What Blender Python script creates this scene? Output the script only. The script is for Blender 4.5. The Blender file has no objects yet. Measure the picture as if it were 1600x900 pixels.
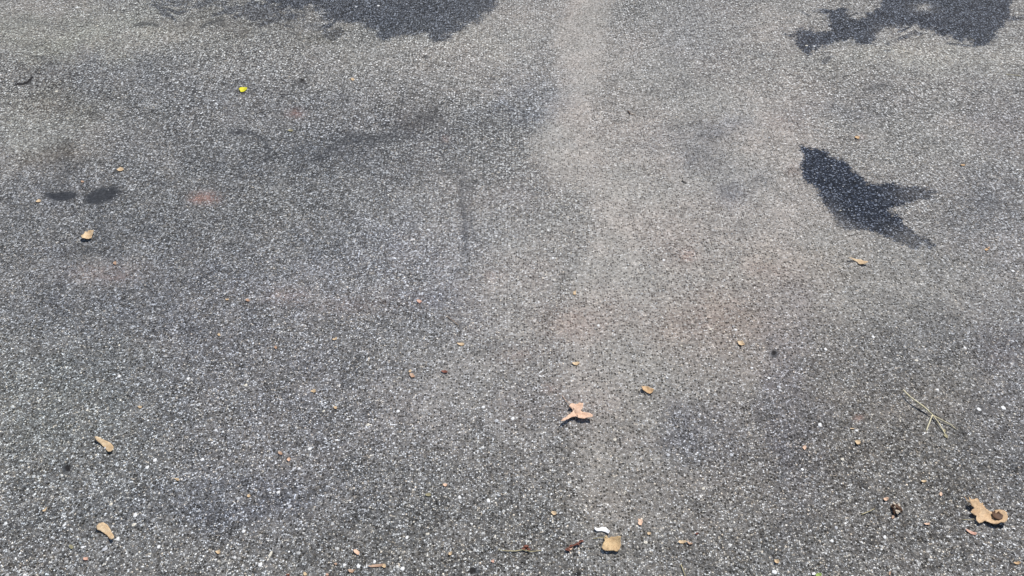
import bpy, bmesh, math, random
import numpy as np
from mathutils import Vector, Matrix, noise as mnoise
from mathutils.geometry import delaunay_2d_cdt

# ------------------------------------------------------------------ camera
S = bpy.context.scene
CAM_H, PITCH, HFOV = 1.50, math.radians(43.0), math.radians(65.0)
cam = bpy.data.cameras.new('camera')
cam.sensor_width = 36.0
cam.lens = 18.0 / math.tan(HFOV / 2)
cam.clip_start, cam.clip_end = 0.05, 2000.0
camo = bpy.data.objects.new('camera', cam)
camo.location = (0, 0, CAM_H)
camo.rotation_euler = (math.pi / 2 - PITCH, 0, 0)
S.collection.objects.link(camo)
S.camera = camo

# ------------------------------------------------------------------ sky, sun, exposure
SUN_EL, SUN_AZ = math.radians(56), math.radians(34)
w = bpy.data.worlds.new('World'); S.world = w; w.use_nodes = True
wn = w.node_tree
bg = wn.nodes['Background']
sky = wn.nodes.new('ShaderNodeTexSky')
sky.sky_type = 'NISHITA'; sky.sun_disc = False
sky.sun_elevation = SUN_EL; sky.sun_rotation = SUN_AZ
wn.links.new(sky.outputs[0], bg.inputs[0]); bg.inputs[1].default_value = 0.09
sl = bpy.data.lights.new('sun', 'SUN'); sl.energy = 4.2; sl.angle = math.radians(0.55)
sl.color = (1.0, 0.965, 0.91)
so = bpy.data.objects.new('sun', sl); S.collection.objects.link(so)
sd = Vector((math.sin(SUN_AZ) * math.cos(SUN_EL), math.cos(SUN_AZ) * math.cos(SUN_EL), math.sin(SUN_EL)))
so.rotation_euler = sd.to_track_quat('Z', 'Y').to_euler(); so.location = (3, 4, 6)
S.view_settings.view_transform = 'Standard'; S.view_settings.look = 'None'
S.view_settings.exposure = 0.10; S.view_settings.gamma = 1.0; S.view_settings.use_curve_mapping = False

# ------------------------------------------------------------------ picture <-> ground
F = 800.0 / math.tan(HFOV / 2)
cp, sp_ = math.cos(PITCH), math.sin(PITCH)
def to_px(x, y, z=0.0):
    dz = z - CAM_H
    depth = y * cp - dz * sp_
    up = y * sp_ + dz * cp
    return 800 + F * x / depth, 450 - F * up / depth
def G(px, py, z=0.0):
    a, b = (px - 800) / F, (450 - py) / F
    dy, dz = cp + b * sp_, -sp_ + b * cp
    t = (z - CAM_H) / dz
    return Vector((a * t, dy * t, z))
def scale_at(px, py):
    return (G(px + 1, py) - G(px, py)).length

def relief(x, y):
    """slow unevenness of the laid asphalt, metres"""
    return (0.0020 * np.sin(x * 5.1 + 1.3 * np.sin(y * 2.7)) * np.sin(y * 4.3 + 0.8)
            + 0.0008 * np.sin(x * 17.0 + y * 9.0 + 2 * np.sin(y * 6)) * np.cos(y * 21.0 - x * 6.0)
            + 0.0004 * np.sin(x * 61.0 - y * 33 + 2 * np.sin(x * 23)) * np.cos(y * 57.0 + x * 19.0))

# ------------------------------------------------------------------ node helpers
def new_mat(name):
    m = bpy.data.materials.new(name); m.use_nodes = True
    nt = m.node_tree; b = nt.nodes['Principled BSDF']
    return m, nt, b
class NT:
    def __init__(s, nt): s.t = nt
    def n(s, t, **k):
        q = s.t.nodes.new(t)
        for a, v in k.items(): setattr(q, a, v)
        return q
    def put(s, sock, v):
        if isinstance(v, bpy.types.NodeSocket): s.t.links.new(v, sock)
        elif v is not None: sock.default_value = v
    def math(s, op, a, b=None, c=None, clamp=False):
        q = s.n('ShaderNodeMath', operation=op); q.use_clamp = clamp
        for i, v in enumerate((a, b, c)): s.put(q.inputs[i], v)
        return q.outputs[0]
    def mix(s, f, a, b, mode='MIX'):
        q = s.n('ShaderNodeMix', data_type='RGBA', blend_type=mode)
        s.put(q.inputs[0], f)
        s.put(q.inputs[6], a if isinstance(a, bpy.types.NodeSocket) else (*a, 1) if len(a) == 3 else a)
        s.put(q.inputs[7], b if isinstance(b, bpy.types.NodeSocket) else (*b, 1) if len(b) == 3 else b)
        return q.outputs[2]
    def ss(s, v, lo, hi, a=0.0, b=1.0):
        q = s.n('ShaderNodeMapRange', interpolation_type='SMOOTHSTEP')
        for i, x in enumerate((v, lo, hi, a, b)): s.put(q.inputs[i], x)
        return q.outputs[0]
    def lin(s, v, lo, hi, a=0.0, b=1.0):
        q = s.n('ShaderNodeMapRange')
        for i, x in enumerate((v, lo, hi, a, b)): s.put(q.inputs[i], x)
        return q.outputs[0]
    def noise(s, vec, scale, detail=2, rough=0.5, dist=0.0):
        q = s.n('ShaderNodeTexNoise'); s.put(q.inputs['Vector'], vec)
        q.inputs['Scale'].default_value = scale; q.inputs['Detail'].default_value = detail
        q.inputs['Roughness'].default_value = rough; q.inputs['Distortion'].default_value = dist
        return q.outputs[0]
    def voro(s, vec, scale, rnd=1.0, feature='F1'):
        q = s.n('ShaderNodeTexVoronoi', voronoi_dimensions='2D', feature=feature)
        s.put(q.inputs['Vector'], vec); q.inputs['Scale'].default_value = scale
        q.inputs['Randomness'].default_value = rnd
        return q
    def attr(s, name):
        q = s.n('ShaderNodeAttribute', attribute_name=name)
        return q
    def ramp(s, f, stops, interp='LINEAR'):
        q = s.n('ShaderNodeValToRGB'); s.put(q.inputs[0], f)
        e = q.color_ramp.elements; q.color_ramp.interpolation = interp
        while len(e) < len(stops): e.new(0.5)
        for i, (p, c) in enumerate(stops):
            e[i].position = p; e[i].color = (*c, 1) if not isinstance(c, (int, float)) else (c, c, c, 1)
        return q.outputs[0]

# ------------------------------------------------------------------ asphalt material
def asphalt_material():
    m, nt, b = new_mat('asphalt')
    k = NT(nt)
    tc = k.n('ShaderNodeTexCoord').outputs['Object']
    wob = k.n('ShaderNodeTexNoise'); wob.inputs['Scale'].default_value = 160; k.put(wob.inputs['Vector'], tc)
    v1 = k.n('ShaderNodeVectorMath', operation='SUBTRACT'); k.put(v1.inputs[0], wob.outputs['Color']); v1.inputs[1].default_value = (.5, .5, .5)
    v2 = k.n('ShaderNodeVectorMath', operation='SCALE'); k.put(v2.inputs[0], v1.outputs[0]); v2.inputs['Scale'].default_value = 0.0035
    v3 = k.n('ShaderNodeVectorMath', operation='ADD'); k.put(v3.inputs[0], tc); k.put(v3.inputs[1], v2.outputs[0])
    P = v3.outputs[0]
    wet_a, dust_a, tar_a, red_a = (k.attr(n).outputs['Fac'] for n in ('wet', 'dust', 'tar', 'red'))
    tint = k.attr('tint').outputs['Color']
    # wear and dust break up at several scales
    n_big = k.noise(tc, 2.3, 4, .6); n_mid = k.noise(tc, 14, 4, .65, .4); n_sm = k.noise(tc, 70, 3, .6)
    n_gr = k.noise(tc, 420, 2, .6)
    # stones: three sizes
    def stones(scale, lo, hi, seed):
        off = k.n('ShaderNodeVectorMath', operation='ADD'); k.put(off.inputs[0], P); off.inputs[1].default_value = (seed, seed * 1.7, 0)
        v = k.voro(off.outputs[0], scale)
        sep = k.n('ShaderNodeSeparateColor'); k.put(sep.inputs[0], v.outputs['Color'])
        r, g, bl = sep.outputs
        size = k.lin(g, 0, 1, lo, hi)                 # each stone its own radius
        body = k.ss(v.outputs['Distance'], k.math('ADD', size, 0.07), k.math('SUBTRACT', size, 0.07))
        return v.outputs['Distance'], r, bl, body, size
    dA, rA, bA, mA, sA = stones(235, .22, .52, 0.0)
    dB, rB, bB, mB, sB = stones(400, .24, .52, 3.1)
    dC, rC, bC, mC, sC = stones(104, .14, .42, 7.7)
    dD, rD, bD, mD, sD = stones(98, .17, .40, 13.3)     # big aggregate, where the top has worn open
    dE, rE, bE, mE, sE = stones(88, .25, .55, 19.1)     # closed tarry spots between it
    coarse = k.attr('coarse').outputs['Fac']
    binder = k.mix(n_gr, (.034, .036, .042), (.082, .086, .096))
    valA = k.ramp(rA, [(0, .052), (.45, .105), (.60, .18), (.74, .36), (.86, .74), (1, .96)])
    valB = k.ramp(rB, [(0, .050), (.48, .11), (.62, .22), (.79, .56), (1, .94)])
    valC = k.ramp(rC, [(0, .055), (.45, .11), (.74, .20), (.86, .42), (1, .78)])
    clump = k.math('MULTIPLY', k.math('SUBTRACT', k.noise(tc, 34, 3, .6), .5), 1.1)
    gain = k.math('ADD', 1.0, clump)
    valA = k.mix(1.0, valA, k.mix(gain, (0, 0, 0), (1, 1, 1)), 'MULTIPLY')
    hueA = k.ramp(bA, [(0, (.96, .99, 1.04)), (.6, (1, 1, 1)), (.80, (1.06, 1.0, .89)), (.94, (1.12, .97, .80)), (1, (.9, .99, 1.05))])
    cA = k.mix(1.0, valA, hueA, 'MULTIPLY')
    cB = k.mix(1.0, valB, hueA, 'MULTIPLY')
    col = k.mix(mB, binder, cB)
    col = k.mix(mA, col, cA)
    keepC = k.math('MULTIPLY', mC, k.ss(bC, .78, .82))
    col = k.mix(keepC, col, valC)
    mDk = k.math('MULTIPLY', k.math('MULTIPLY', mD, k.ss(rD, .40, .46)), coarse)
    mEk = k.math('MULTIPLY', k.math('MULTIPLY', mE, k.ss(rE, .42, .50)), k.math('MULTIPLY', coarse, .9))
    col = k.mix(mEk, col, (.048, .050, .056))
    col = k.mix(k.math('MULTIPLY', mDk, .95), col, k.ramp(bD, [(0, .34), (.5, .60), (1, .95)]))
    # bitumen film still clinging to stones in patches
    film = k.math('MULTIPLY', k.ss(n_mid, .45, .78), .35)
    col = k.mix(film, col, k.mix(.55, col, (.055, .058, .064)))
    cwet = col
    # fine dust settled between the stones: hides contrast, brightens the hollows
    dn = k.math('ADD', dust_a, k.math('MULTIPLY', k.math('SUBTRACT', n_mid, .5), .45))
    dn = k.math('ADD', dn, k.math('MULTIPLY', k.math('SUBTRACT', n_sm, .5), .38), clamp=True)
    dustc = k.mix(n_gr, (.32, .301, .282), (.60, .562, .524))
    dustc = k.mix(k.ss(n_big, .35, .65), dustc, k.mix(1.0, dustc, (1.03, .97, .95), 'MULTIPLY'))
    dcov = k.math('MULTIPLY', dn, k.lin(k.math('MULTIPLY', mA, k.ss(rA, .55, .9)), 0, 1, .86, .62))
    dcov = k.math('MULTIPLY', dcov, k.math('SUBTRACT', 1.0, k.math('MULTIPLY', k.math('MAXIMUM', mDk, mEk), .45)))
    col = k.mix(dcov, col, dustc)
    # open pits between stones stay dark, dusty or not
    vp = k.voro(P, 150)
    sp2 = k.n('ShaderNodeSeparateColor'); k.put(sp2.inputs[0], vp.outputs['Color'])
    pit = k.math('MULTIPLY', k.ss(vp.outputs['Distance'], .42, .26), k.ss(sp2.outputs[0], .70, .78))
    col = k.mix(k.math('MULTIPLY', pit, .82), col, (.040, .036, .032))
    # reddish brick rub marks
    rn = k.math('MULTIPLY', red_a, k.ss(k.math('ADD', n_gr, k.math('MULTIPLY', n_sm, .5)), .62, .88))
    col = k.mix(rn, col, (.46, .25, .20))
    # smooth dark rubbed patches
    tn = k.math('ADD', tar_a, k.math('MULTIPLY', k.math('SUBTRACT', n_sm, .5), k.math('MULTIPLY', tar_a, .45)), clamp=True)
    tarm = k.math('MULTIPLY', tn, k.ss(n_gr, .85, .55, .9, 1.0))
    col = k.mix(tarm, col, (.058, .060, .066))
    col = k.mix(1.0, col, tint, 'MULTIPLY')
    col = k.mix(1.0, col, k.ramp(k.math('ADD', k.math('MULTIPLY', n_big, .4), k.math('MULTIPLY', n_mid, .6)), [(.25, .82), (.75, 1.20)]), 'MULTIPLY')
    # clusters of coarser and finer stone, about a centimetre across
    n_cl = k.noise(tc, 105, 3, .7, .3); n_c2 = k.noise(tc, 48, 3, .7, .5)
    col = k.mix(1.0, col, k.ramp(n_cl, [(.28, .60), (.5, .98), (.72, 1.50)]), 'MULTIPLY')
    col = k.mix(1.0, col, k.ramp(n_c2, [(.30, .88), (.70, 1.12)]), 'MULTIPLY')
    # hollows where stones have come out of the dusty track
    vq = k.voro(P, 84)
    sq = k.n('ShaderNodeSeparateColor'); k.put(sq.inputs[0], vq.outputs['Color'])
    hol = k.math('MULTIPLY', k.math('MULTIPLY', k.ss(vq.outputs['Distance'], .36, .20), k.ss(sq.outputs[1], .68, .74)), k.math('MULTIPLY', k.attr('pitted').outputs['Fac'], k.ss(n_c2, .35, .6)))
    col = k.mix(k.math('MULTIPLY', hol, .8), col, (.07, .058, .050))
    ck = k.ss(k.math('ADD', k.attr('crack').outputs['Fac'], k.math('MULTIPLY', k.math('SUBTRACT', n_sm, .5), .5)), .35, .6)
    col = k.mix(k.math('MULTIPLY', ck, .9), col, (.022, .020, .020))
    # wet: darker, bluish, glossier, frayed along the stones
    wn_ = k.math('ADD', wet_a, k.math('MULTIPLY', k.math('SUBTRACT', k.noise(tc, 75, 5, .75), .5), .95))
    wn_ = k.math('ADD', wn_, k.math('MULTIPLY', k.math('SUBTRACT', rA, .5), .12))
    wet = k.ss(wn_, .46, .54)
    wet = k.math('MULTIPLY', wet, k.lin(k.attr('soak').outputs['Fac'], 0, 1, 0, 1))
    wb = k.mix(.62, col, cwet)
    wetc = k.mix(1.0, wb, (.135, .165, .235), 'MULTIPLY')
    glint = k.math('MULTIPLY', k.math('MULTIPLY', mA, k.ss(rA, .82, .90)), .75)
    glint = k.math('MAXIMUM', glint, k.math('MULTIPLY', k.math('MULTIPLY', mDk, k.ss(rD, .85, .89)), .7))
    wetc = k.mix(glint, wetc, (.34, .38, .46))  # pale bluish glints on the wet stones, painted into the colour
    col = k.mix(wet, col, wetc)
    nt.links.new(col, b.inputs['Base Color'])
    k.put(b.inputs['Roughness'], k.lin(wet, 0, 1, .95, .62))
    k.put(b.inputs['Specular IOR Level'], k.lin(wet, 0, 1, .10, .05))
    # stone relief
    def dome(d, s_, body):
        return k.math('MULTIPLY', body, k.math('SUBTRACT', 1.0, k.math('MULTIPLY', k.math('DIVIDE', d, s_), .45)))
    h = k.math('MAXIMUM', k.math('MULTIPLY', dome(dA, sA, mA), k.lin(bA, 0, 1, .45, 1)), k.math('MULTIPLY', dome(dB, sB, mB), .55))
    h = k.math('MAXIMUM', h, k.math('MULTIPLY', dome(dC, sC, keepC), 1.15))
    h = k.math('MAXIMUM', h, k.math('MULTIPLY', dome(dD, sD, mDk), 1.5))
    h = k.math('SUBTRACT', h, k.math('MULTIPLY', mEk, .6))
    h = k.math('ADD', h, k.math('MULTIPLY', n_gr, .35))
    h = k.math('SUBTRACT', h, k.math('MULTIPLY', pit, .8))
    h = k.math('ADD', h, k.math('MULTIPLY', n_cl, 1.1))
    h = k.math('SUBTRACT', h, k.math('MULTIPLY', hol, 1.3))
    h = k.math('MULTIPLY', h, k.lin(k.math('MAXIMUM', k.math('MULTIPLY', dn, .35), tarm), 0, 1, 1, .25))
    bp = k.n('ShaderNodeBump'); bp.inputs['Strength'].default_value = 1.0; bp.inputs['Distance'].default_value = .0019
    k.put(bp.inputs['Height'], h); nt.links.new(bp.outputs[0], b.inputs['Normal'])
    return m

# ------------------------------------------------------------------ ground sheet with its stains
def graded(lo, hi, step, far):
    a = list(np.arange(lo, hi + step / 2, step)); d = step
    up = [a[-1]]; d = step
    while up[-1] < far: d *= 1.22; up.append(up[-1] + d)
    dn = [a[0]]; d = step
    while dn[-1] > -far: d *= 1.22; dn.append(dn[-1] - d)
    return np.array(dn[::-1][:-1] + a + up[1:])

WET = [  # outlines of wet / soaked patches: points, edge softness px, strength
 ([(1248,228),(1262,231),(1290,235),(1295,243),(1308,249),(1325,254),(1330,266),(1345,276),(1355,286),(1370,288),(1395,285),
   (1410,292),(1430,291),(1450,296),(1466,301),(1453,304),(1459,310),(1435,312),(1420,318),(1400,324),(1388,327),(1395,335),
   (1408,338),(1412,350),(1420,356),(1435,367),(1449,372),(1461,383),(1455,389),(1441,377),(1438,385),(1430,389),(1418,383),
   (1400,378),(1385,370),(1360,360),(1325,358),(1308,352),(1305,340),(1290,322),(1283,312),(1280,298),(1268,289),(1258,285),
   (1254,272),(1250,258),(1256,245)], 16, 1.0),
 ([(1226,53),(1240,43),(1270,39),(1285,47),(1300,42),(1295,28),(1298,17),(1320,13),(1332,20),(1350,24),(1368,16),(1378,5),
   (1390,-6),(1430,-10),(1480,-14),(1582,-12),(1574,8),(1576,20),(1596,27),(1572,31),(1566,43),(1556,55),(1546,63),(1530,68),
   (1510,62),(1480,58),(1455,50),(1430,45),(1405,46),(1402,56),(1408,65),(1390,73),(1360,72),(1340,67),(1325,62),(1290,68),
   (1278,78),(1262,85),(1245,75),(1237,62)], 20, .88),
 ([(395,-20),(780,-20),(768,6),(752,22),(735,38),(716,46),(700,58),(684,60),(668,52),(640,56),(612,54),(592,57),(578,44),
   (560,38),(530,36),(505,24),(480,18),(455,20),(430,8),(405,2)], 26, .78),
 ([(250,-10),(300,-12),(330,2),(370,6),(405,0),(430,10),(470,14),(490,26),(500,38),(470,32),(440,36),(418,44),(395,44),
   (372,34),(350,28),(320,16),(280,12)], 30, .6),
 ([(505,40),(530,46),(540,56),(522,62),(508,56)], 14, .5),
 ([(672,52),(700,52),(698,62),(684,66),(674,60)], 12, .6),
]
HOLES = [(1384, 54, 19, 13, .75), (1442, 12, 20, 9, .6), (1335, 26, 16, 6, .35), (650, 45, 0.1, .1, 0)]

# (x, y, rx, ry, angle deg, amount)
DUST = [(870,350,60,60,0,.20),(840,430,80,70,0,.18),(760,330,80,60,0,.10),(1010,300,90,110,0,.10),(1060,400,130,100,0,.12),(1110,480,140,70,0,.12),(720,590,90,50,0,.32),(800,520,90,50,0,.22),(1000,110,90,70,0,.32),
 (1080,40,90,70,0,.22),(1220,215,80,90,0,.30),(1250,380,110,80,0,.25),(1180,150,80,60,0,.22),(1215,30,60,40,0,.35),
 (1440,95,110,30,0,.30),(1560,90,60,60,0,.22),(960,600,120,60,0,.20),(950,720,60,90,0,.22),(1150,600,110,60,0,.14),
 (40,30,100,50,0,.25),(180,55,130,30,0,.25),(20,225,90,45,10,.36),(130,200,80,25,0,.15),(810,40,70,60,0,.28),
 (780,100,110,70,0,.22),(640,110,100,50,0,.12),(560,90,90,40,0,.12),(1480,620,110,50,0,.10),(700,330,110,60,0,.12),
 (820,420,60,70,0,.16),(1400,450,130,60,0,.16),(1560,460,90,60,0,.14),(740,440,70,50,0,.14),(1390,190,100,40,0,.14),
 (1000,820,90,80,0,.12),(1500,230,70,50,0,.14),(660,650,90,50,0,.12),(780,680,100,80,0,.10),(1080,760,120,80,0,.08),(430,170,60,30,0,.10),
 (300,300,30,20,0,.08),(490,470,70,30,0,.14),(160,425,70,22,0,.20),(870,205,40,22,0,.25),(1130,255,140,30,0,.14)]
STRIP = [(900,-30),(888,60),(868,130),(848,175),(842,215),(838,255),(862,280),(905,300),(928,340),(925,400),(902,450),(878,495),
 (868,545),(895,590),(915,660),(922,920),(992,920),(985,700),(1000,600),(1012,520),(985,450),(1002,400),(998,330),(972,290),(948,240),(922,200),
 (925,150),(942,100),(952,60),(958,-30)]
FIELD = [(960,120),(1040,150),(1200,160),(1260,230),(1260,300),(1320,380),(1420,430),(1330,500),(1200,560),(1040,620),(900,580),(930,400),(960,300),(920,220)]
TAR = [(99,306,24,7,-4,1.0),(161,306,29,12,-16,1.0),(78,304,10,5,0,.8),(1369,139,22,7,0,.62),(1385,141,14,5,0,.4),(565,221,85,12,-3,.64),(520,238,60,14,0,.3),(610,210,30,8,-10,.35),(655,190,32,16,0,.62),(675,196,16,8,0,.3),
 (708,270,16,14,0,.48),(690,281,16,5,-20,.4),(716,300,8,22,0,.48),(723,345,5,34,0,.6),(100,733,7,7,0,1.0),(1210,554,7,6,0,.9),(1208,533,6,4,0,.6),(230,38,16,3,0,.55),
 (290,27,22,5,0,.3),(330,37,18,4,-12,.5),(85,33,28,9,0,.35),(37,32,18,6,0,.35),(95,92,20,10,0,.35),(85,110,25,8,0,.25),
 (390,142,24,7,0,.40),(470,125,14,8,-20,.5),(440,150,14,4,-30,.45),(140,381,14,7,-10,.6),(95,360,12,4,0,.35),(165,560,14,6,0,.25),
 (200,510,9,5,0,.4),(415,455,10,5,0,.4),(85,243,24,20,30,.40),(110,270,14,30,40,.40),(35,345,30,4,0,.25),(669,90,5,3,0,.7),
 (778,124,4,3,0,.6),(780,200,80,12,-4,.22),(640,215,16,14,0,.35),(1222,735,20,70,0,.22),(1330,635,12,10,0,.22),(1090,665,30,20,0,.18),
 (1540,640,16,14,0,.3),(1265,470,10,18,0,.15),(1460,475,10,18,0,.2),(745,893,9,6,0,.9),(740,880,4,3,0,.9),(900,897,6,4,0,.8),
 (1215,818,10,5,0,.5),(395,212,3,3,0,.3),(1110,215,40,13,0,.30),(1095,245,28,18,0,.30),(1140,295,24,18,0,.28),(1180,285,14,10,0,.2),
 (1145,355,20,12,0,.25),(500,355,10,8,0,.2),(525,370,10,30,0,.22),(1560,320,50,24,0,.28),(1020,134,8,5,0,.35),(1070,133,16,6,0,.3),
 (960,135,18,12,0,.15),(1290,245,8,5,0,.3),(600,250,60,30,0,.20),(320,235,60,24,20,.18),(470,250,80,35,0,.16)]
RED = [(322,309,20,9,0,.9),(306,313,10,5,0,.5),(462,176,12,7,0,.65),(694,218,6,5,0,.4),(1075,400,12,9,0,.45),(905,512,40,26,0,.34),
 (940,480,90,40,0,.14),(1110,500,100,40,0,.26),(450,462,34,12,0,.40),(540,478,50,14,0,.25),(160,425,60,16,0,.38),(185,432,20,6,0,.3),
 (800,635,40,30,0,.12),(770,430,14,8,0,.35),(1342,653,7,5,0,.7),(862,608,16,8,0,.35),(1215,190,22,16,0,.25),(1240,270,14,10,0,.3),
 (1210,425,30,12,0,.22),(1250,180,30,40,0,.15),(1060,380,60,50,0,.15),(810,555,30,10,0,.25),(75,170,40,14,0,.16),(1560,560,40,30,0,.15),
 (910,640,60,20,0,.12),(1345,215,6,5,0,.3),(1180,420,20,10,0,.2),(620,470,60,20,0,.14),(1010,690,40,14,0,.1)]
# tone / tint patches: x, y, rx, ry, angle, rgb gain minus one
TONE = [(260,330,360,150,0,(-.26,-.24,-.21)),(620,390,160,90,0,(.10,.10,.11)),(200,480,330,120,0,(-.13,-.12,-.07)),(520,230,230,60,0,(-.20,-.18,-.13)),
 (450,640,330,150,0,(-.10,-.09,-.04)),(380,790,160,50,0,(-.20,-.17,-.08)),(60,820,200,110,0,(-.14,-.12,-.10)),
 (90,620,170,130,0,(-.05,-.01,-.03)),(840,110,60,80,0,(-.05,-.03,0)),(810,172,60,18,-14,(-.16,-.13,-.06)),
 (815,310,45,30,0,(-.04,-.03,0)),(1110,205,80,18,-8,(-.14,-.12,-.07)),(1098,240,36,22,0,(-.16,-.13,-.07)),
 (1140,295,50,34,0,(-.14,-.12,-.06)),(1400,710,340,200,0,(-.22,-.24,-.26)),(700,840,380,90,0,(-.08,-.09,-.11)),(1235,640,40,180,0,(-.10,-.09,-.01)),(1580,640,60,180,0,(-.04,-.02,.04)),
 (1090,680,60,50,0,(-.12,-.10,-.01)),(1560,330,90,80,0,(-.16,-.13,-.07)),(1480,530,170,60,0,(-.12,-.11,-.08)),
 (650,850,300,70,0,(-.10,-.09,-.08)),(950,860,300,60,0,(-.06,-.06,-.06)),(60,290,120,70,0,(-.16,-.15,-.11)),
 (80,244,70,16,-12,(-.22,-.26,-.31)),(640,195,46,26,0,(-.12,-.15,-.16)),(40,215,80,50,0,(.12,.13,.08)),(150,50,220,40,0,(.06,.08,.03)),
 (870,400,40,60,0,(.03,.03,.03)),(700,470,60,40,0,(-.06,-.04,.02)),(1070,50,80,60,0,(-.06,-.05,-.02)),(640,380,120,60,0,(-.02,-.01,.04)),
 (700,60,160,40,0,(.08,.08,.05)),(1330,170,80,20,0,(-.12,-.11,-.08)),(1430,90,160,22,0,(.12,.12,.08)),(1250,410,100,40,0,(-.05,-.07,-.10)),
 (890,505,60,30,0,(-.05,-.09,-.11)),(1130,505,120,45,0,(-.08,-.11,-.14)),(960,650,80,60,0,(-.04,-.04,-.05)),(940,760,70,60,0,(.02,0,-.02)),
 (1570,180,60,60,0,(-.08,-.08,-.05)),(500,430,200,60,0,(.04,.05,.07)),(620,30,90,26,0,(-.05,-.02,.02)),(160,110,90,30,0,(-.14,-.12,-.08)),
 (260,150,120,36,0,(-.12,-.10,-.06)),(90,160,110,30,0,(-.20,-.21,-.25)),(60,60,120,50,0,(-.10,-.10,-.12)),(60,100,60,20,0,(-.14,-.14,-.13)),(330,40,110,16,0,(-.18,-.19,-.20)),(430,30,90,24,0,(-.14,-.15,-.16)),(520,50,40,12,0,(-.12,-.14,-.18)),(480,150,120,30,0,(-.12,-.11,-.08)),(870,640,80,40,0,(-.06,-.06,-.04))]
LINES = [([(25,130),(33,131),(42,128),(50,120)], 2.2, .95),([(55,86),(63,88),(69,87),(67,93)], 1.8, .8),([(57,133),(60,134)], 2, .7),
 ([(314,44),(322,38),(332,35),(345,32)], 3.4, .78),([(213,39),(228,37),(245,40)], 3.6, .72),([(275,40),(300,38)], 2, .5),
 ([(360,206),(392,205),(410,216),(420,234),(414,250)], 4.0, .78),([(412,212),(422,222),(424,238)], 2.0, .5),
 ([(718,285),(722,320),(726,380),(728,400)], 5, .6),([(100,737),(112,760),(118,772)], 2.0, .6),
 ([(270,222),(310,216),(345,208)], 2.5, .35),([(240,285),(300,290),(350,292)], 2.5, .2),([(250,292),(300,296),(420,296)], 2.0, .2),
 ([(985,170),(1010,184),(1030,182)], 2.0, .25),([(952,126),(962,126)], 2, .5),([(1298,340),(1312,346)], 2, .3),([(1020,200),(1070,195),(1110,200)], 5, .22)]

def blob(X, Y, x, y, rx, ry, ang):
    a = math.radians(ang); c, s = math.cos(a), math.sin(a)
    u = ((X - x) * c + (Y - y) * s) / rx; v = (-(X - x) * s + (Y - y) * c) / ry
    return u * u + v * v
def vnoise(X, Y, scale, seed):
    r = np.random.RandomState(seed); T = r.rand(64, 64)
    x, y = X / scale, Y / scale
    xi, yi = np.floor(x).astype(int), np.floor(y).astype(int); fx, fy = x - xi, y - yi
    fx, fy = fx * fx * (3 - 2 * fx), fy * fy * (3 - 2 * fy)
    g = lambda i, j: T[i % 64, j % 64]
    return (g(xi, yi) * (1 - fx) + g(xi + 1, yi) * fx) * (1 - fy) + (g(xi, yi + 1) * (1 - fx) + g(xi + 1, yi + 1) * fx) * fy
def poly_sd(X, Y, pts):
    d = np.full(X.shape, 1e9); inside = np.zeros(X.shape, bool)
    n = len(pts)
    for i in range(n):
        (ax, ay), (bx, by) = pts[i], pts[(i + 1) % n]
        ex, ey = bx - ax, by - ay
        t = np.clip(((X - ax) * ex + (Y - ay) * ey) / (ex * ex + ey * ey + 1e-9), 0, 1)
        d = np.minimum(d, np.hypot(X - ax - t * ex, Y - ay - t * ey))
        if ay != by:
            c = ((ay > Y) != (by > Y)) & (X < ex * (Y - ay) / (by - ay) + ax)
            inside ^= c
    return np.where(inside, -d, d)
def line_d(X, Y, pts):
    d = np.full(X.shape, 1e9)
    for (ax, ay), (bx, by) in zip(pts, pts[1:]):
        ex, ey = bx - ax, by - ay
        t = np.clip(((X - ax) * ex + (Y - ay) * ey) / (ex * ex + ey * ey), 0, 1)
        d = np.minimum(d, np.hypot(X - ax - t * ex, Y - ay - t * ey))
    return d

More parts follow.
